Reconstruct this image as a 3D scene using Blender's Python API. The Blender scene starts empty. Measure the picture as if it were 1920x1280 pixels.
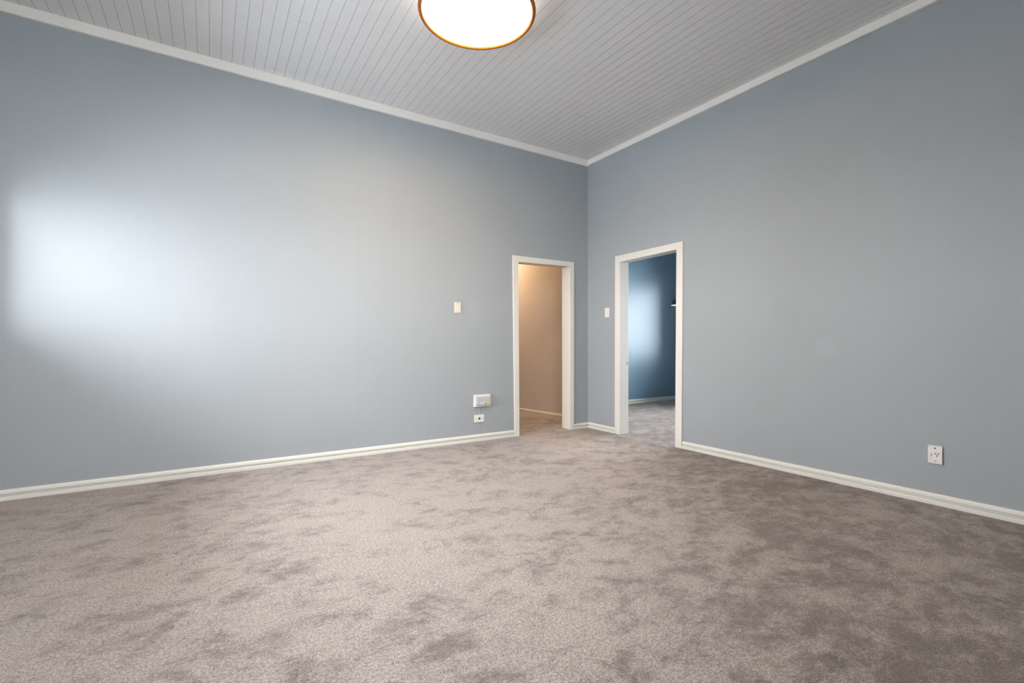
import bpy, bmesh, math, random
from mathutils import Vector, Matrix

scene = bpy.context.scene
COL = scene.collection
R = math.radians

# ------------------------------------------------------------------ camera
cam_d = bpy.data.cameras.new('camera')
cam_d.sensor_width = 36.0
cam_d.sensor_fit = 'HORIZONTAL'
cam_d.lens = 888.03 / 1920 * 36
cam_d.shift_y = 3.57 / 1920
cam_d.clip_start = 0.02
cam = bpy.data.objects.new('camera', cam_d)
cam.location = (0, 0, 1.05)
cam.rotation_euler = (R(90), 0, -0.566715)
COL.objects.link(cam)
scene.camera = cam

# ------------------------------------------------------------------ exposure
vs = scene.view_settings
vs.view_transform = 'Standard'
vs.look = 'None'
vs.gamma = 1.0
vs.use_curve_mapping = False
vs.exposure = 0.06
scene.cycles.max_bounces = 14
scene.cycles.diffuse_bounces = 10
scene.cycles.sample_clamp_indirect = 8.0
scene.cycles.use_denoising = True

# ------------------------------------------------------------------ overcast sky
SKY = 26.5
world = bpy.data.worlds.new('overcast_sky')
scene.world = world
world.use_nodes = True
bg = world.node_tree.nodes['Background']
bg.inputs['Color'].default_value = (0.91, 0.955, 1.0, 1)
bg.inputs['Strength'].default_value = SKY

# room shell dimensions (metres): camera stands at x = 0, y = 0
XW, YW = 3.987, 4.496          # right wall face, left wall face
XW2, YW2 = 4.112, 4.640        # their far faces
XMIN, YMIN = -1.28, -0.95      # window walls behind / beside the camera
CEIL = 3.332
TH = 0.16
# windows: opening (a0, a1, z0, z1) along the wall
WIN_W = (1.50, 4.36, 1.14, 2.14)      # west wall, along y
WIN_S = (-1.05, 0.60, 1.30, 2.95)      # south wall, along x
BX1, BY0, BY1 = 7.46, 1.60, 5.822     # second room: east wall face, south face, far wall face
WIN_B = (2.00, 5.25, 0.80, 2.20)      # second room east wall, along y
HY1 = 7.70                            # hallway end
HX0 = 2.10                            # hallway left wall face


def portal(name, loc, rot, sx, sy):
    d = bpy.data.lights.new(name, 'AREA')
    d.shape = 'RECTANGLE'
    d.size, d.size_y = sx, sy
    d.cycles.is_portal = True
    o = bpy.data.objects.new(name, d)
    o.location = loc
    o.rotation_euler = rot
    COL.objects.link(o)


portal('sky_portal', (XMIN - TH + 0.03, (WIN_W[0] + WIN_W[1]) / 2, (WIN_W[2] + WIN_W[3]) / 2),
       (R(90), 0, R(-90)), WIN_W[1] - WIN_W[0], WIN_W[3] - WIN_W[2])
portal('sky_portal', ((WIN_S[0] + WIN_S[1]) / 2, YMIN - TH + 0.03, (WIN_S[2] + WIN_S[3]) / 2),
       (R(90), 0, 0), WIN_S[1] - WIN_S[0], WIN_S[3] - WIN_S[2])
portal('sky_portal', (BX1 + TH - 0.03, (WIN_B[0] + WIN_B[1]) / 2, (WIN_B[2] + WIN_B[3]) / 2),
       (R(90), 0, R(90)), WIN_B[1] - WIN_B[0], WIN_B[3] - WIN_B[2])

LAMP_E = 50.0
LAMP_COL = (1.0, 0.71, 0.43)
HALL_E = 370.0


# ------------------------------------------------------------------ materials
def new_mat(name):
    m = bpy.data.materials.new(name)
    m.use_nodes = True
    nt = m.node_tree
    return m, nt, nt.nodes['Principled BSDF']


def nd(nt, kind, **kw):
    n = nt.nodes.new(kind)
    for k, v in kw.items():
        setattr(n, k, v)
    return n


def math_n(nt, op, a, b=None, c=None, clamp=False):
    n = nd(nt, 'ShaderNodeMath', operation=op, use_clamp=clamp)
    for i, v in enumerate((a, b, c)):
        if v is None:
            continue
        if hasattr(v, 'is_linked') or hasattr(v, 'links'):
            nt.links.new(v, n.inputs[i])
        else:
            n.inputs[i].default_value = v
    return n.outputs[0]


def noise(nt, scale, detail=2.0, rough=0.5, dist=0.0, vec=None):
    n = nd(nt, 'ShaderNodeTexNoise')
    n.inputs['Scale'].default_value = scale
    n.inputs['Detail'].default_value = detail
    n.inputs['Roughness'].default_value = rough
    n.inputs['Distortion'].default_value = dist
    if vec is not None:
        nt.links.new(vec, n.inputs['Vector'])
    return n.outputs['Fac']


def world_pos(nt):
    return nd(nt, 'ShaderNodeNewGeometry').outputs['Position']


def smooth(nt, v, a, b, o0=0.0, o1=1.0):
    n = nd(nt, 'ShaderNodeMapRange', interpolation_type='SMOOTHSTEP')
    n.inputs['From Min'].default_value = a
    n.inputs['From Max'].default_value = b
    n.inputs['To Min'].default_value = o0
    n.inputs['To Max'].default_value = o1
    nt.links.new(v, n.inputs['Value'])
    return n.outputs['Result']


def mix_col(nt, fac, a, b, blend='MIX'):
    n = nd(nt, 'ShaderNodeMix', data_type='RGBA', blend_type=blend)
    for sock, v in ((n.inputs[0], fac), (n.inputs[6], a), (n.inputs[7], b)):
        if hasattr(v, 'links'):
            nt.links.new(v, sock)
        elif isinstance(v, (int, float)):
            sock.default_value = v
        else:
            sock.default_value = (*v, 1) if len(v) == 3 else v
    return n.outputs[2]


def bump(nt, bsdf, height, strength, dist):
    b = nd(nt, 'ShaderNodeBump')
    b.inputs['Strength'].default_value = strength
    b.inputs['Distance'].default_value = dist
    nt.links.new(height, b.inputs['Height'])
    nt.links.new(b.outputs['Normal'], bsdf.inputs['Normal'])


def plain(name, col, rough=0.5, metal=0.0, spec=0.5, var=0.0, scale=30.0):
    m, nt, p = new_mat(name)
    p.inputs['Roughness'].default_value = rough
    p.inputs['Metallic'].default_value = metal
    p.inputs['Specular IOR Level'].default_value = spec
    if var:
        f = noise(nt, scale, 3, vec=world_pos(nt))
        c = mix_col(nt, f, tuple(x * (1 - var) for x in col), tuple(min(1, x * (1 + var)) for x in col))
        nt.links.new(c, p.inputs['Base Color'])
    else:
        p.inputs['Base Color'].default_value = (*col, 1)
    return m


def wall_paint(name, col, marks=(), joint=None, axis=0, rough=0.58, spec=0.26):
    """satin wall paint: faint unevenness, roller texture, touched-up patches, a sheet joint"""
    m, nt, p = new_mat(name)
    pos = world_pos(nt)
    f = noise(nt, 1.6, 4, 0.55, 0.4, pos)
    c = mix_col(nt, f, tuple(x * 0.965 for x in col), tuple(x * 1.035 for x in col))
    mp = nd(nt, 'ShaderNodeMapping')
    mp.inputs['Scale'].default_value = (26, 26, 0.8)
    nt.links.new(pos, mp.inputs['Vector'])
    streak = noise(nt, 1.0, 3, 0.5, 0.0, mp.outputs['Vector'])
    c = mix_col(nt, smooth(nt, streak, 0.35, 0.75, 0.0, 0.035), c, tuple(x * 0.75 for x in col))
    sep = nd(nt, 'ShaderNodeSeparateXYZ')
    nt.links.new(pos, sep.inputs[0])
    along, z = sep.outputs[axis], sep.outputs[2]
    wob = noise(nt, 9.0, 3, 0.6, 0.0, pos)
    for (a0, a1, z0, z1, amt, tone) in marks:
        e = 0.03
        wa = math_n(nt, 'ADD', along, math_n(nt, 'MULTIPLY', math_n(nt, 'SUBTRACT', wob, 0.5), 0.06))
        k = math_n(nt, 'MULTIPLY', smooth(nt, wa, a0 - e, a0 + e), smooth(nt, wa, a1 - e, a1 + e, 1, 0))
        k = math_n(nt, 'MULTIPLY', k, smooth(nt, z, z0 - e, z0 + e))
        k = math_n(nt, 'MULTIPLY', k, smooth(nt, z, z1 - e, z1 + e, 1, 0))
        k = math_n(nt, 'MULTIPLY', k, amt)
        c = mix_col(nt, k, c, tuple(min(1, x * tone) for x in col))
    if joint is not None:
        d = math_n(nt, 'ABSOLUTE', math_n(nt, 'SUBTRACT', along, joint))
        c = mix_col(nt, smooth(nt, d, 0.002, 0.008, 0.06, 0.0), c, tuple(x * 0.6 for x in col))
    nt.links.new(c, p.inputs['Base Color'])
    p.inputs['Roughness'].default_value = rough
    p.inputs['Specular IOR Level'].default_value = spec
    b1 = noise(nt, 220.0, 2, 0.6, 0, pos)
    b2 = noise(nt, 2.2, 2, 0.5, 0, pos)
    hgt = math_n(nt, 'ADD', math_n(nt, 'MULTIPLY', b1, 0.05), b2)
    bump(nt, p, hgt, 0.35, 0.006)
    return m


def carpet_mat():
    m, nt, p = new_mat('taupe_carpet')
    pos = world_pos(nt)
    # pile lay: mostly light pile with irregular darker brushed-back patches and short marks
    mp = nd(nt, 'ShaderNodeMapping')
    mp.inputs['Rotation'].default_value = (0, 0, R(40))
    mp.inputs['Scale'].default_value = (1.0, 1.35, 1.0)
    nt.links.new(pos, mp.inputs['Vector'])
    v = mp.outputs['Vector']
    big = noise(nt, 0.9, 2, 0.5, 0.3, v)
    mid = noise(nt, 4.6, 6, 0.66, 0.35, v)
    sml = noise(nt, 15.0, 7, 0.78, 0.7, v)
    lay = math_n(nt, 'ADD', math_n(nt, 'MULTIPLY', big, 0.42), math_n(nt, 'MULTIPLY', mid, 0.85))
    lay = math_n(nt, 'ADD', lay, math_n(nt, 'MULTIPLY', sml, 0.65))
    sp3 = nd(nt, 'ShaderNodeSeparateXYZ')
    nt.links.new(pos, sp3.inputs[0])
    # pile colour shifts darker towards the right and near the camera
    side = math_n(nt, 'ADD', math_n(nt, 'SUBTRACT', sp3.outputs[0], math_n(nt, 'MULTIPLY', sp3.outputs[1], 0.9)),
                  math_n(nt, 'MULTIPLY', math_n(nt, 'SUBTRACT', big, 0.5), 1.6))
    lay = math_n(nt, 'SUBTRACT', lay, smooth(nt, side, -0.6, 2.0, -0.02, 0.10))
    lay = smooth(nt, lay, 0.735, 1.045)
    dark = (0.116, 0.081, 0.062)
    lite = (0.300, 0.252, 0.224)
    c = mix_col(nt, lay, dark, lite)
    # tuft speckle
    tuft = noise(nt, 185.0, 2, 0.7, 0, pos)
    tuft2 = noise(nt, 80.0, 3, 0.7, 0, pos)
    sp = math_n(nt, 'ADD', math_n(nt, 'MULTIPLY', tuft, 0.6), math_n(nt, 'MULTIPLY', tuft2, 0.4))
    sp = smooth(nt, sp, 0.37, 0.63, 0.40, 1.54)
    # thin creases where the pile has been brushed back
    cr = math_n(nt, 'ABSOLUTE', math_n(nt, 'SUBTRACT', noise(nt, 3.4, 4, 0.6, 0.8, v), 0.5))
    cr = math_n(nt, 'MULTIPLY', smooth(nt, cr, 0.0, 0.016, 1.0, 0.0), smooth(nt, noise(nt, 2.3, 2, 0.5, 0, pos), 0.46, 0.60))
    sp = math_n(nt, 'MULTIPLY', sp, math_n(nt, 'SUBTRACT', 1.0, math_n(nt, 'MULTIPLY', cr, 0.34)))
    mul = nd(nt, 'ShaderNodeVectorMath', operation='SCALE')
    nt.links.new(c, mul.inputs[0])
    nt.links.new(sp, mul.inputs['Scale'])
    nt.links.new(mul.outputs[0], p.inputs['Base Color'])
    p.inputs['Roughness'].default_value = 0.95
    p.inputs['Specular IOR Level'].default_value = 0.1
    p.inputs['Sheen Weight'].default_value = 0.30
    p.inputs['Sheen Roughness'].default_value = 0.6
    hg = math_n(nt, 'ADD', tuft, math_n(nt, 'MULTIPLY', mid, 1.2))
    bump(nt, p, hg, 0.7, 0.012)
    return m


def emit_mat(name, col, strength):
    m, nt, p = new_mat(name)
    p.inputs['Base Color'].default_value = (0.9, 0.88, 0.84, 1)
    p.inputs['Roughness'].default_value = 0.4
    p.inputs['Emission Color'].default_value = (*col, 1)
    p.inputs['Emission Strength'].default_value = strength
    return m


def pane_mat():
    m = bpy.data.materials.new('window_glass')
    m.use_nodes = True
    nt = m.node_tree
    nt.nodes.clear()
    out = nd(nt, 'ShaderNodeOutputMaterial')
    tr = nd(nt, 'ShaderNodeBsdfTransparent')
    gl = nd(nt, 'ShaderNodeBsdfGlossy')
    gl.inputs['Roughness'].default_value = 0.02
    lw = nd(nt, 'ShaderNodeFresnel')
    lw.inputs['IOR'].default_value = 1.3
    mx = nd(nt, 'ShaderNodeMixShader')
    nt.links.new(lw.outputs[0], mx.inputs[0])
    nt.links.new(tr.outputs[0], mx.inputs[1])
    nt.links.new(gl.outputs[0], mx.inputs[2])
    nt.links.new(mx.outputs[0], out.inputs[0])
    return m


WALLC = (0.298, 0.322, 0.338)
M = {}
M['wall_l'] = wall_paint('grey_blue_wall_paint', WALLC,
                         marks=[(2.33, 2.43, 1.22, 1.50, 0.30, 1.10), (1.55, 1.75, 1.55, 1.62, 0.25, 1.10),
                                (2.60, 2.72, 0.30, 0.36, 0.25, 1.15)],
                         joint=1.165, axis=0)
M['wall_r'] = wall_paint('grey_blue_wall_paint_right', WALLC,
                         marks=[(1.98, 2.03, 1.20, 1.42, 0.25, 0.86), (2.06, 2.10, 1.20, 1.42, 0.25, 0.86),
                                (2.14, 2.18, 1.22, 1.42, 0.20, 0.86), (1.70, 1.86, 0.95, 1.08, 0.35, 1.10),
                                (1.20, 1.26, 0.45, 0.55, 0.20, 1.10)],
                         axis=1)
M['wall'] = wall_paint('grey_blue_wall_paint_plain', WALLC)
M['wall_hall'] = wall_paint('warm_grey_hall_paint', (0.46, 0.42, 0.39), axis=1)
M['wall_bed'] = wall_paint('deep_blue_wall_paint', (0.150, 0.235, 0.305), rough=0.40, spec=0.45)
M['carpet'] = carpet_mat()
M['trim'] = plain('white_gloss_trim_paint', (0.66, 0.645, 0.605), 0.32, var=0.02, scale=6)
M['cornice'] = plain('cream_white_cornice_paint', (0.88, 0.86, 0.81), 0.45, var=0.02, scale=5)
M['ceil'] = plain('white_ceiling_paint', (0.79, 0.79, 0.795), 0.5, var=0.04, scale=9)
M['backing'] = plain('dark_gap_backing', (0.16, 0.13, 0.11), 0.8, var=0.1)  # shade of the board gaps put into the backing's dark colour
M['ceil_plain'] = plain('white_plaster', (0.75, 0.74, 0.72), 0.7, var=0.02)
M['rim'] = plain('amber_timber_rim', (0.25, 0.072, 0.005), 0.38, var=0.08, scale=20)
M['pan'] = plain('white_lamp_pan', (0.8, 0.79, 0.76), 0.5, var=0.02)
M['diffuser'] = emit_mat('glowing_diffuser', LAMP_COL, LAMP_E)
M['glow_pan'] = emit_mat('added_glow_pan', (1.0, 0.88, 0.72), 1.5)  # emission added to the pan, puts a halo on the ceiling around the rim
M['hall_diffuser'] = emit_mat('glowing_hall_diffuser', (1.0, 0.67, 0.38), HALL_E)
M['plastic'] = plain('white_plastic', (0.66, 0.645, 0.615), 0.35, var=0.02, scale=60)
M['plastic_old'] = plain('aged_cream_plastic', (0.62, 0.565, 0.48), 0.4, var=0.03, scale=60)
M['plastic_grey'] = plain('shaded_white_plastic', (0.42, 0.42, 0.45), 0.35, var=0.02, scale=60)  # white plastic greyed: shading of the fuse box face put into the colour
M['screw'] = plain('dull_screw_metal', (0.22, 0.20, 0.18), 0.45, 0.6, var=0.05)
M['black'] = plain('black_hole_plastic', (0.012, 0.012, 0.012), 0.5, var=0.05)
M['yellow'] = plain('warning_yellow_print', (0.66, 0.58, 0.14), 0.5, var=0.03)
M['print'] = plain('pale_blue_print', (0.55, 0.58, 0.72), 0.5, var=0.03)
M['shade'] = plain('black_enamel', (0.008, 0.009, 0.011), 0.35, var=0.1)
M['lining'] = plain('white_enamel', (0.85, 0.84, 0.82), 0.4, var=0.02)
M['bulb'] = emit_mat('warm_bulb_glass', (1.0, 0.86, 0.68), 14.0)
M['brass'] = plain('worn_latch_metal', (0.30, 0.28, 0.25), 0.4, 0.9, var=0.1)
M['glass'] = pane_mat()
M['ground'] = plain('pale_paved_ground', (0.70, 0.72, 0.74), 0.9, var=0.06, scale=2)


# ------------------------------------------------------------------ mesh helpers
def obj(name, verts, faces, mat, parent=None, smooth_angle=None):
    me = bpy.data.meshes.new(name)
    me.from_pydata([tuple(v) for v in verts], [], faces)
    bm = bmesh.new()
    bm.from_mesh(me)
    bmesh.ops.recalc_face_normals(bm, faces=bm.faces)
    bm.to_mesh(me)
    bm.free()
    me.materials.append(mat)
    if smooth_angle:
        me.shade_smooth()
        me.set_sharp_from_angle(angle=R(smooth_angle))
    o = bpy.data.objects.new(name, me)
    COL.objects.link(o)
    if parent:
        o.parent = parent
    return o


def empty(name, loc=(0, 0, 0), rz=0.0):
    o = bpy.data.objects.new(name, None)
    o.empty_display_size = 0.05
    o.location = loc
    o.rotation_euler = (0, 0, rz)
    COL.objects.link(o)
    return o


def struct(o):
    o['kind'] = 'structure'
    return o


def tag(o, label, cat, group=None):
    o['label'] = label
    o['category'] = cat
    if group:
        o['group'] = group
    return o


BOXF = [(0, 1, 2, 3), (7, 6, 5, 4), (0, 4, 5, 1), (1, 5, 6, 2), (2, 6, 7, 3), (3, 7, 4, 0)]


def boxv(x0, x1, y0, y1, z0, z1):
    return [(x0, y0, z0), (x1, y0, z0), (x1, y1, z0), (x0, y1, z0),
            (x0, y0, z1), (x1, y0, z1), (x1, y1, z1), (x0, y1, z1)]


def boxes(name, lst, mat, parent=None):
    vs_, fs = [], []
    for b in lst:
        o = len(vs_)
        vs_ += boxv(*b)
        fs += [tuple(i + o for i in f) for f in BOXF]
    return obj(name, vs_, fs, mat, parent)


def bevel_box(name, b, mat, parent=None, w=0.002, seg=2):
    me = bpy.data.meshes.new(name)
    bm = bmesh.new()
    vv = [bm.verts.new(v) for v in boxv(*b)]
    for f in BOXF:
        bm.faces.new([vv[i] for i in f])
    bmesh.ops.recalc_face_normals(bm, faces=bm.faces)
    bmesh.ops.bevel(bm, geom=bm.edges[:], offset=w, segments=seg, profile=0.5, affect='EDGES')
    bm.to_mesh(me)
    bm.free()
    me.materials.append(mat)
    o = bpy.data.objects.new(name, me)
    COL.objects.link(o)
    if parent:
        o.parent = parent
    return o


def lathe(name, prof, mat, parent=None, n=64, axis='z', loc=(0, 0, 0), closed=False):
    """prof: (radius, height) pairs turned about the axis ('z' up, 'y' towards -y)"""
    vs_, fs = [], []
    for r, h in prof:
        for i in range(n):
            a = 2 * math.pi * i / n
            if axis == 'z':
                vs_.append((loc[0] + r * math.cos(a), loc[1] + r * math.sin(a), loc[2] + h))
            else:
                vs_.append((loc[0] + r * math.cos(a), loc[1] - h, loc[2] + r * math.sin(a)))
    m = len(prof)
    for j in range(m if closed else m - 1):
        k = (j + 1) % m
        for i in range(n):
            i2 = (i + 1) % n
            fs.append((j * n + i, j * n + i2, k * n + i2, k * n + i))
    if not closed:
        if prof[0][0] > 1e-5:
            fs.append(tuple(range(n)))
        if prof[-1][0] > 1e-5:
            fs.append(tuple(range((m - 1) * n, m * n)))
    return obj(name, vs_, fs, mat, parent, smooth_angle=40)


def extrude(name, prof, p0, p1, out, mat, parent=None):
    """profile (out, z) swept from p0 to p1 on the floor plan; out = unit vector away from the wall"""
    vs_ = []
    for p in (p0, p1):
        for d, z in prof:
            vs_.append((p[0] + out[0] * d, p[1] + out[1] * d, z))
    n = len(prof)
    fs = [(i, (i + 1) % n, n + (i + 1) % n, n + i) for i in range(n)]
    fs += [tuple(range(n)), tuple(range(n, 2 * n))]
    return obj(name, vs_, fs, mat, parent)


def slab(name, quad, axis, d0, d1, mat, parent=None, w=0.0025):
    """quad of (along, z) points, given depth d0..d1 across the wall, edges eased"""
    me = bpy.data.meshes.new(name)
    bm = bmesh.new()
    lo, hi = [], []
    for a, z in quad:
        for d, l in ((d0, lo), (d1, hi)):
            l.append(bm.verts.new((a, d, z) if axis == 0 else (d, a, z)))
    n = len(quad)
    bm.faces.new(lo)
    bm.faces.new(hi)
    for i in range(n):
        bm.faces.new((lo[i], lo[(i + 1) % n], hi[(i + 1) % n], hi[i]))
    bmesh.ops.recalc_face_normals(bm, faces=bm.faces)
    if w:
        bmesh.ops.bevel(bm, geom=bm.edges[:], offset=w, segments=2, profile=0.5, affect='EDGES')
    bm.to_mesh(me)
    bm.free()
    me.materials.append(mat)
    o = bpy.data.objects.new(name, me)
    COL.objects.link(o)
    if parent:
        o.parent = parent
    return o


# ------------------------------------------------------------------ shell: floor, walls, ceilings
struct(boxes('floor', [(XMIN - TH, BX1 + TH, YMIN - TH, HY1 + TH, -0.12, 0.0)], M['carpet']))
struct(boxes('ground', [(-40, 45, -40, 45, -0.60, -0.45)], M['ground']))

# left wall with the hallway doorway
D1 = (2.928, 3.710, 1.990)      # opening: x0, x1, head
struct(boxes('wall_left', [(XMIN - TH, D1[0], YW, YW2, 0, CEIL + 0.1),
                           (D1[1], 4.62, YW, YW2, 0, CEIL + 0.1),
                           (D1[0], D1[1], YW, YW2, D1[2] + 0.012, CEIL + 0.1)], M['wall_l']))
# right wall with the doorway to the blue room
D2 = (3.130, 3.953, 2.004)
struct(boxes('wall_right', [(XW, XW2, D2[1], YW, 0, CEIL + 0.1),
                            (XW, XW2, YMIN - TH, D2[0], 0, CEIL + 0.1),
                            (XW, XW2, D2[0], D2[1], D2[2] + 0.012, CEIL + 0.1)], M['wall_r']))


def wall_with_window(name, axis, d0, d1, a0, a1, win, mat):
    w0, w1, z0, z1 = win
    parts = [(a0, w0, 0, CEIL + 0.1), (w1, a1, 0, CEIL + 0.1), (w0, w1, 0, z0), (w0, w1, z1, CEIL + 0.1)]
    bl = []
    for p0, p1, q0, q1 in parts:
        bl.append((p0, p1, d0, d1, q0, q1) if axis == 0 else (d0, d1, p0, p1, q0, q1))
    return struct(boxes(name, bl, mat))


wall_with_window('wall_west', 1, XMIN - TH, XMIN, YMIN - TH, YW, WIN_W, M['wall'])
wall_with_window('wall_south', 0, YMIN - TH, YMIN, XMIN, XW, WIN_S, M['wall'])
wall_with_window('wall_bedroom_east', 1, BX1, BX1 + TH, BY0 - TH, BY1 + 0.14, WIN_B, M['wall_bed'])
struct(boxes('wall_bedroom_far', [(4.29, BX1, BY1, BY1 + 0.14, 0, CEIL + 0.1)], M['wall_bed']))
struct(boxes('wall_bedroom_south', [(XW2, BX1, BY0 - TH, BY0, 0, CEIL + 0.1)], M['wall_bed']))


# slightly skewed hallway wall seen through the left doorway
def hall_x(y):
    return 4.163 + (y - 6.319) * (4.288 - 4.163) / (5.372 - 6.319)


y0, y1 = YW2, HY1 + 0.1
hv = [(hall_x(y0), y0, 0), (hall_x(y0) + 0.11, y0, 0), (hall_x(y1) + 0.11, y1, 0), (hall_x(y1), y1, 0)]
hv += [(a, b, CEIL + 0.1) for a, b, c in hv]
struct(obj('wall_hall_right', hv, BOXF, M['wall_hall']))
struct(boxes('wall_hall_left', [(HX0 - TH, HX0, YW2, HY1 + TH, 0, CEIL + 0.1)], M['wall_hall']))
struct(boxes('wall_hall_end', [(HX0, 4.3, HY1, HY1 + TH, 0, CEIL + 0.1)], M['wall_hall']))
struct(boxes('ceiling_hall', [(HX0 - TH, 4.5, YW2, HY1 + TH, CEIL - 0.3, CEIL + 0.12)], M['ceil_plain']))
struct(boxes('ceiling_bedroom', [(XW2, BX1 + TH, BY0 - TH, BY1 + 0.14, CEIL + 0.02, CEIL + 0.14)], M['ceil_plain']))

# ------------------------------------------------------------------ boarded ceiling
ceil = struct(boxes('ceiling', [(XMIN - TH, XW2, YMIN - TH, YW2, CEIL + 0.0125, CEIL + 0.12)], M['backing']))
PITCH, X0 = 0.0769, -1.008
_plank = {}


def plank(xa, xb, ya, yb):
    w, l = round(xb - xa, 4), round(yb - ya, 4)
    if (w, l) not in _plank:
        # back-bevelled board: the face is full width, the edges lean in behind it
        c, e_, t, u = 0.0009, 0.0006, 0.012, 0.013
        u = min(u, w * 0.35)
        vv = [(c, e_, 0), (w - c, e_, 0), (w - c, l - e_, 0), (c, l - e_, 0),
              (u, 0.010, t), (w - u, 0.010, t), (w - u, l - 0.010, t), (u, l - 0.010, t)]
        ff = BOXF
        o = obj('plank', vv, ff, M['ceil'])
        _plank[(w, l)] = o.data
    else:
        o = bpy.data.objects.new('plank', _plank[(w, l)])
        COL.objects.link(o)
    o.parent = ceil
    o.location = (xa, ya, CEIL)


butt_pairs = {15, 19, 23, 31, 53, 59}
for k in range(-4, 65):
    xa, xb = X0 + k * PITCH, X0 + (k + 1) * PITCH
    xa, xb = max(xa, XMIN), min(xb, XW)
    if xb - xa < 0.01:
        continue
    pk = k if k % 2 else k - 1
    if pk in butt_pairs:
        cuts = [YMIN, 3.63, YW]
    elif (pk // 2) % 3 == 0:
        cuts = [YMIN, 0.03, YW]
    else:
        cuts = [YMIN, YW]
    for ya, yb in zip(cuts, cuts[1:]):
        plank(xa, xb, ya, yb)

# ------------------------------------------------------------------ cornices and baseboards
CT = 0.020
prof_l = [(0, 3.259), (CT - 0.003, 3.259), (CT, 3.262), (CT, CEIL), (0, CEIL)]
prof_r = [(0, 3.270), (CT - 0.003, 3.270), (CT, 3.273), (CT, CEIL), (0, CEIL)]
struct(extrude('trim_1', prof_l, (XMIN, YW), (XW, YW), (0, -1), M['cornice']))
struct(extrude('trim_2', prof_r, (XW, YMIN), (XW, YW - CT), (-1, 0), M['cornice']))
struct(extrude('trim_3', prof_r, (XMIN, YMIN), (XMIN, YW - CT), (1, 0), M['cornice']))
struct(extrude('trim_4', prof_r, (XMIN + CT, YMIN), (XW - CT, YMIN), (0, 1), M['cornice']))


def base_prof(k=1.0):
    p = [(0, 0), (0.019, 0), (0.0205, 0.004), (0.0215, 0.0255), (0.0195, 0.0285), (0.0150, 0.0295), (0.0020, 0.0300), (0.0020, 0.0362),
         (0.0125, 0.0365), (0.0135, 0.0400), (0.0125, 0.0415), (0.0040, 0.0420), (0.0040, 0.0455), (0.0160, 0.0462), (0.0150, 0.064),
         (0.0120, 0.070), (0.0060, 0.0732), (0, 0.0732)]
    return [(d, z * k) for d, z in p]


struct(extrude('baseboard_left', base_prof(), (XMIN, YW), (2.884, YW), (0, -1), M['trim']))
struct(extrude('baseboard_corner_left', base_prof(0.86), (3.752, YW), (XW, YW), (0, -1), M['trim']))
struct(extrude('baseboard_corner_right', base_prof(0.93), (XW, 4.018), (XW, YW - 0.021), (-1, 0), M['trim']))
struct(extrude('baseboard_right', base_prof(), (XW, YMIN), (XW, 3.080), (-1, 0), M['trim']))
struct(extrude('baseboard_west', base_prof(), (XMIN, YMIN), (XMIN, YW - 0.022), (1, 0), M['trim']))
struct(extrude('baseboard_south', base_prof(), (XMIN + 0.022, YMIN), (XW - 0.022, YMIN), (0, 1), M['trim']))
struct(extrude('baseboard_bedroom', base_prof(1.02), (4.35, BY1), (BX1, BY1), (0, -1), M['trim']))
hl = math.hypot(0.125, 0.947)
struct(extrude('baseboard_hall', [(0, 0), (0.014, 0), (0.014, 0.016), (0.010, 0.021), (0, 0.021)],
               (hall_x(YW2), YW2), (hall_x(HY1), HY1), (-0.947 / hl, -0.125 / hl), M['trim']))


# ------------------------------------------------------------------ doorways (cased openings, no leaves)
FACE_L, FACE_R = YW - 0.018, XW - 0.018
d1 = struct(empty('door_1', (0, 0, 0)))
slab('casing', [(2.890, 0), (2.951, 0), (2.937, 1.972), (2.937, 2.041), (2.863, 2.041)], 0, FACE_L, YW, M['trim'], d1)
slab('casing', [(3.690, 0), (3.750, 0), (3.750, 2.041), (3.687, 2.041), (3.687, 1.984)], 0, FACE_L, YW, M['trim'], d1)
slab('casing', [(2.9372, 1.972), (3.6868, 1.984), (3.6868, 2.0412), (2.9372, 2.0412)], 0, FACE_L + 0.0005, YW, M['trim'], d1)
slab('jamb', [(2.930, 0), (2.948, 0), (2.944, 1.977), (2.926, 1.977)], 0, YW - 0.004, YW2 + 0.004, M['trim'], d1, 0.0015)
slab('jamb', [(3.694, 0), (3.712, 0), (3.712, 1.988), (3.691, 1.988)], 0, YW - 0.004, YW2 + 0.004, M['trim'], d1, 0.0015)
slab('head_jamb', [(2.926, 1.977), (3.712, 1.988), (3.712, 2.006), (2.926, 1.995)], 0, YW - 0.004, YW2 + 0.004, M['trim'], d1, 0.0015)

d2 = struct(empty('door_2', (0, 0, 0)))
slab('casing', [(4.013, 0), (3.934, 0), (3.929, 1.986), (3.929, 2.062), (4.006, 2.062)], 1, FACE_R, XW, M['trim'], d2)
slab('casing', [(3.163, 0), (3.085, 0), (3.069, 2.068), (3.146, 2.068), (3.146, 1.998)], 1, FACE_R, XW, M['trim'], d2)
slab('casing', [(3.1462, 1.998), (3.9288, 1.986), (3.9288, 2.0622), (3.1462, 2.0682)], 1, FACE_R + 0.0005, XW, M['trim'], d2)
slab('jamb', [(3.937, 0), (3.955, 0), (3.955, 1.992), (3.934, 1.992)], 1, XW - 0.004, XW2 + 0.004, M['trim'], d2, 0.0015)
slab('jamb', [(3.160, 0), (3.142, 0), (3.128, 2.004), (3.146, 2.004)], 1, XW - 0.004, XW2 + 0.004, M['trim'], d2, 0.0015)
slab('head_jamb', [(3.128, 2.003), (3.955, 1.991), (3.955, 2.009), (3.128, 2.021)], 1, XW - 0.004, XW2 + 0.004, M['trim'], d2, 0.0015)
sp = slab('strike_plate', [(3.9335, 0.797), (3.9375, 0.797), (3.9375, 0.838), (3.9335, 0.838)], 1, 4.086, 4.102, M['brass'], d2, 0.0008)
sp['label'] = 'small dark metal strike plate'


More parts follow.
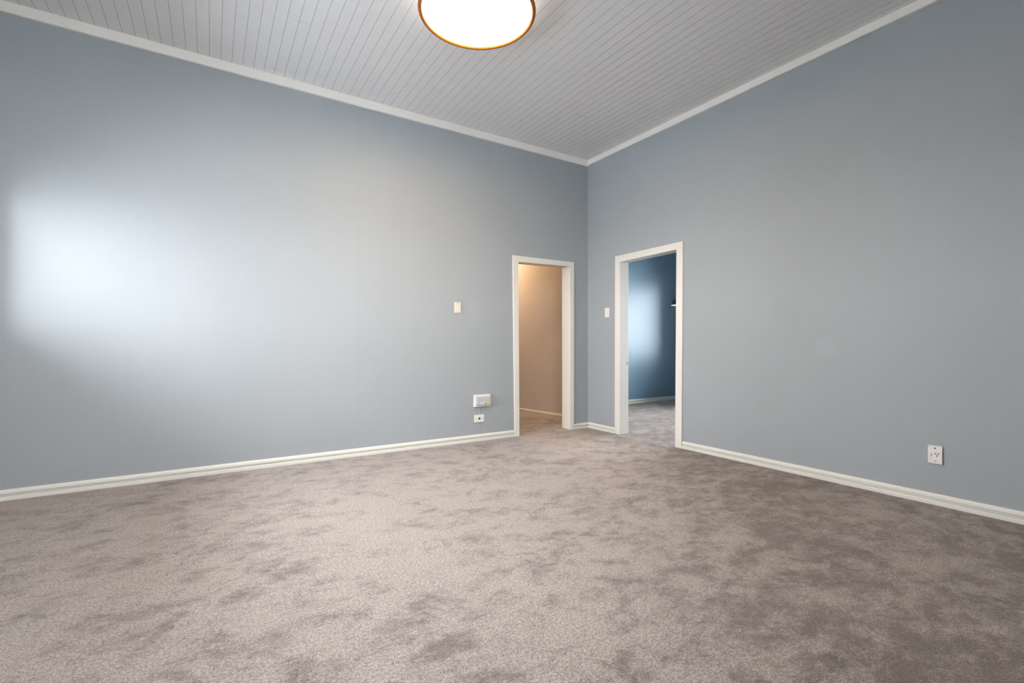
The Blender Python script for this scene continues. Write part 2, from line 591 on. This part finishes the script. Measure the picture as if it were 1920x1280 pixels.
# ------------------------------------------------------------------ windows (behind / beside the camera)
def window(name, axis, d, win, inward):
    """painted sash window; axis 0: wall runs along x, 1: along y; d = middle of the wall thickness"""
    w0, w1, z0, z1 = win
    e = struct(empty(name))
    f, t = 0.05, 0.05

    def bar(nm, a0, a1, q0, q1, dd=t, off=0.0):
        b = (a0, a1, d + off - dd / 2, d + off + dd / 2, q0, q1) if axis == 0 else (d + off - dd / 2, d + off + dd / 2, a0, a1, q0, q1)
        return bevel_box(nm, b, M['trim'], e, 0.003, 1)
    bar('frame', w0, w0 + f, z0, z1)
    bar('frame', w1 - f, w1, z0, z1)
    bar('frame', w0 + f, w1 - f, z0, z0 + f)
    bar('frame', w0 + f, w1 - f, z1 - f, z1)
    n = 2
    seg = (w1 - w0 - 2 * f) / n
    for i in range(n):
        a = w0 + f + i * seg
        if i:
            bar('mullion', a - 0.02, a + 0.02, z0 + f, z1 - f)
        g0, g1 = a + (0.02 if i else 0), a + seg - (0.02 if i < n - 1 else 0)
        b = (g0, g1, d - 0.002, d + 0.002, z0 + f, z1 - f) if axis == 0 else (d - 0.002, d + 0.002, g0, g1, z0 + f, z1 - f)
        boxes('pane', [b], M['glass'], e)
    bar('sill', w0 - 0.0, w1 + 0.0, z0 - 0.0005, z0 + 0.018, TH + 0.03, 0.01 * inward)
    return e


window('window_1', 1, XMIN - TH + 0.07, WIN_W, 1)
window('window_2', 0, YMIN - TH + 0.07, WIN_S, 1)
window('window_3', 1, BX1 + TH - 0.07, WIN_B, -1)


# ------------------------------------------------------------------ ceiling light
def ceiling_light(name, x, y, z_low, r, z_top, diff, label, rimmat, panmat):
    e = tag(empty(name, (x, y, z_top)), label, 'ceiling light')
    drop = z_top - z_low
    lathe('base_pan', [(r * 0.62, -0.0005), (r * 0.66, -drop * 0.35), (r * 0.84, -drop * 0.68), (r - 0.008, -drop * 0.80)], panmat, e, 96)
    # rounded rim ring
    ring = []
    rr = 0.0145
    for i in range(14):
        a = 2 * math.pi * i / 14
        ring.append((r - rr + rr * math.cos(a), -drop + 0.014 + 0.014 * math.sin(a)))
    lathe('rim', ring, rimmat, e, 128, closed=True)
    dr = r - 0.027
    lathe('diffuser', [(0.0001, -drop + 0.010), (dr * 0.55, -drop + 0.011), (dr * 0.92, -drop + 0.014), (dr, -drop + 0.018), (dr, -drop + 0.0205)], diff, e, 96)
    return e


ceiling_light('ceiling_light', 1.4728, 2.7378, 3.200, 0.3832, CEIL, M['diffuser'],
              'large round ceiling light with blown-out white diffuser and amber rim', M['rim'], M['glow_pan'])
ceiling_light('hall_ceiling_light', 3.62, 6.75, CEIL - 0.42, 0.17, CEIL - 0.30, M['hall_diffuser'],
              'small warm round ceiling light in the hallway beyond the left doorway', M['pan'], M['pan'])

# ------------------------------------------------------------------ pendant lamp in the blue room
pd = tag(empty('pendant_lamp', (5.73, 4.41, 1.60)), 'black dome pendant lamp with white lining, half hidden by the right doorway', 'pendant lamp')
dome_o = [(0.175 * math.cos(a), 0.145 * math.sin(a)) for a in [i * R(90) / 12 for i in range(12)]] + [(0.022, 0.148)]
dome_i = [(0.171 * math.cos(a), 0.141 * math.sin(a)) for a in [i * R(90) / 12 for i in range(12)]] + [(0.020, 0.144)]
lathe('shade', dome_o + [(0.016, 0.148)] + [(r_ + 0.001, z_ + 0.001) for r_, z_ in reversed(dome_i)], M['shade'], pd, 64, closed=True)
lathe('shade_lining', dome_i + [(r_ - 0.002, max(z_ - 0.002, 0.0)) for r_, z_ in reversed(dome_i)], M['lining'], pd, 64, closed=True)
lathe('lamp_holder', [(0.019, 0.085), (0.020, 0.19), (0.012, 0.205), (0.004, 0.21)], M['shade'], pd, 24)
lathe('bulb', [(0.0005, 0.022), (0.018, 0.026), (0.029, 0.042), (0.029, 0.056), (0.018, 0.078), (0.014, 0.09)], M['bulb'], pd, 24)
lathe('cord', [(0.0035, 0.20), (0.0035, CEIL + 0.02 - 1.60 - 0.02)], M['shade'], pd, 10)
lathe('ceiling_rose', [(0.05, CEIL + 0.0195 - 1.60), (0.05, CEIL - 1.60), (0.03, CEIL - 0.02 - 1.60), (0.004, CEIL - 0.022 - 1.60)], M['lining'], pd, 32)


# ------------------------------------------------------------------ fittings on the walls
# each fitting is modelled in a frame where x runs along the wall, -y points into the room, then placed
def on_left(name, x, z):
    return empty(name, (x, YW, z))


def on_right(name, y, z):
    return empty(name, (XW, y, z), R(-90))        # local +x -> world -y, local -y -> world -x


def disc(name, x, z, r, y0, y1, mat, parent, n=20):
    return lathe(name, [(r, -y0), (r, -y1)], mat, parent, n, axis='y', loc=(x, 0, z))


def screw(x, z, y, parent, r=0.0035, mat=None):
    s = disc('screw', x, z, r, y, y - 0.0012, mat or M['screw'], parent, 14)
    return s


def bb(name, x0, x1, z0, z1, y0, y1, mat, parent, w=0.0012):
    """y0/y1: distances out from the wall"""
    return bevel_box(name, (x0, x1, -y1, -y0, z0, z1), mat, parent, w)


# old wall plate on the left wall
e = tag(on_left('wall_plate', 2.182, 1.4235), 'cream upright switch plate with two screws on the left wall, left of the doorway', 'switch plate')
bb('plate', -0.036, 0.036, -0.0565, 0.0565, 0.0, 0.011, M['plastic_old'], e, 0.0025)
bb('switch_surround', -0.011, 0.013, -0.020, 0.020, 0.0108, 0.0125, M['plastic_old'], e, 0.0006)
bb('rocker', -0.006, 0.008, -0.012, 0.012, 0.0123, 0.0155, M['plastic_old'], e, 0.001)
screw(0.002, 0.044, -0.0112, e, 0.0042)
screw(0.002, -0.045, -0.0112, e, 0.0042)

# small distribution box
e = tag(on_left('fuse_box', 2.468, 0.437), 'small white plastic fuse box with yellow warning sticker, low on the left wall', 'fuse box')
bb('base', -0.098, 0.098, -0.066, 0.064, 0.0, 0.030, M['plastic'], e, 0.0062)
cv = bb('cover', -0.083, 0.090, -0.047, 0.042, 0.0295, 0.052, M['plastic_grey'], e, 0.005)
screw(-0.062, 0.029, -0.0522, e, 0.0035, M['plastic_grey'])
screw(0.066, 0.029, -0.0522, e, 0.0035, M['plastic_grey'])
st = bb('warning_sticker', 0.010, 0.052, -0.043, -0.010, 0.0519, 0.0527, M['yellow'], cv, 0.0004)
st['label'] = 'yellow warning sticker with dark triangle'
tri = [(0.018, -0.037), (0.045, -0.037), (0.0315, -0.012)]
tv = [(a, -0.0526, z) for a, z in tri] + [(a, -0.0532, z) for a, z in tri]
t = obj('triangle', tv, [(0, 1, 2), (5, 4, 3), (0, 3, 4, 1), (1, 4, 5, 2), (2, 5, 3, 0)], M['screw'], e)
for a0, a1 in ((-0.040, -0.029), (-0.022, -0.013), (-0.008, 0.000)):
    bb('printed_mark', a0, a1, -0.040, -0.012, 0.0519, 0.0525, M['print'], cv, 0.0004)
bb('lower_lip', -0.094, 0.094, -0.064, -0.052, 0.029, 0.036, M['plastic'], e, 0.002)

# aerial socket below it
e = tag(on_left('socket_plate', 2.438, 0.2425), 'small white socket plate with round black hole, just under the fuse box', 'socket')
bb('plate', -0.058, 0.058, -0.040, 0.040, 0.0, 0.010, M['plastic'], e, 0.002)
disc('socket_hole', 0.002, 0.0, 0.0125, -0.0099, -0.0112, M['black'], e, 28)
screw(-0.040, 0.0, -0.0100, e, 0.0042)
screw(0.042, 0.0, -0.0100, e, 0.0042)

# painted-over cable running down the wall from the box, behind the socket, to the baseboard
cb = []
cf = []
for z in (0.075, 0.372):
    for i in range(7):
        a = math.pi * i / 6
        cb.append((2.446 + 0.0042 * math.cos(a), YW - 0.0034 * math.sin(a), z))
cf = [(i, i + 1, i + 8, i + 7) for i in range(6)] + [(6, 0, 7, 13), tuple(range(7)), tuple(range(7, 14))]
tag(obj('cable', cb, cf, M['wall_l'], smooth_angle=50), 'thin cable painted wall grey, running from fuse box down to baseboard', 'cable')

# light switch by the right doorway
e = tag(on_right('light_switch', 4.147, 1.4155), 'plain white light switch between the corner and the right doorway', 'light switch')
bb('plate', -0.037, 0.037, -0.058, 0.058, 0.0, 0.010, M['plastic'], e, 0.003)
bb('rocker', -0.026, 0.026, -0.046, 0.046, 0.0098, 0.0125, M['plastic'], e, 0.0015)

# power outlet
e = tag(on_right('power_outlet', 1.122, 0.3265), 'white single power outlet with small rocker, low on the right wall', 'power outlet')
bb('plate', -0.037, 0.037, -0.058, 0.058, 0.0, 0.011, M['plastic'], e, 0.002)
fp = bb('socket_face', -0.014, 0.0362, -0.0572, 0.024, 0.0108, 0.0150, M['plastic'], e, 0.0006)
rk = bb('rocker', -0.034, -0.018, -0.011, 0.006, 0.0108, 0.0195, M['plastic'], e, 0.0016)
disc('screw_hole', 0.0, 0.042, 0.0050, -0.0108, -0.0116, M['black'], e, 16)
screw(-0.030, 0.052, -0.0108, e, 0.0026, M['screw'])


def slot(cx, cz, ang, l=0.0105, w=0.0052):
    c, s = math.cos(R(ang)), math.sin(R(ang))
    q = [(-w / 2, -l / 2), (w / 2, -l / 2), (w / 2, l / 2), (-w / 2, l / 2)]
    q = [(cx + a * c - b * s, cz + a * s + b * c) for a, b in q]
    vv = [(a, -0.0148, z) for a, z in q] + [(a, -0.0153, z) for a, z in q]
    obj('pin_slot', vv, BOXF, M['black'], fp)


slot(0.0035, 0.008, -28)
slot(0.0175, 0.008, 28)
slot(0.0105, -0.006, 0)
slot(0.001, -0.042, 72, 0.011, 0.0040)
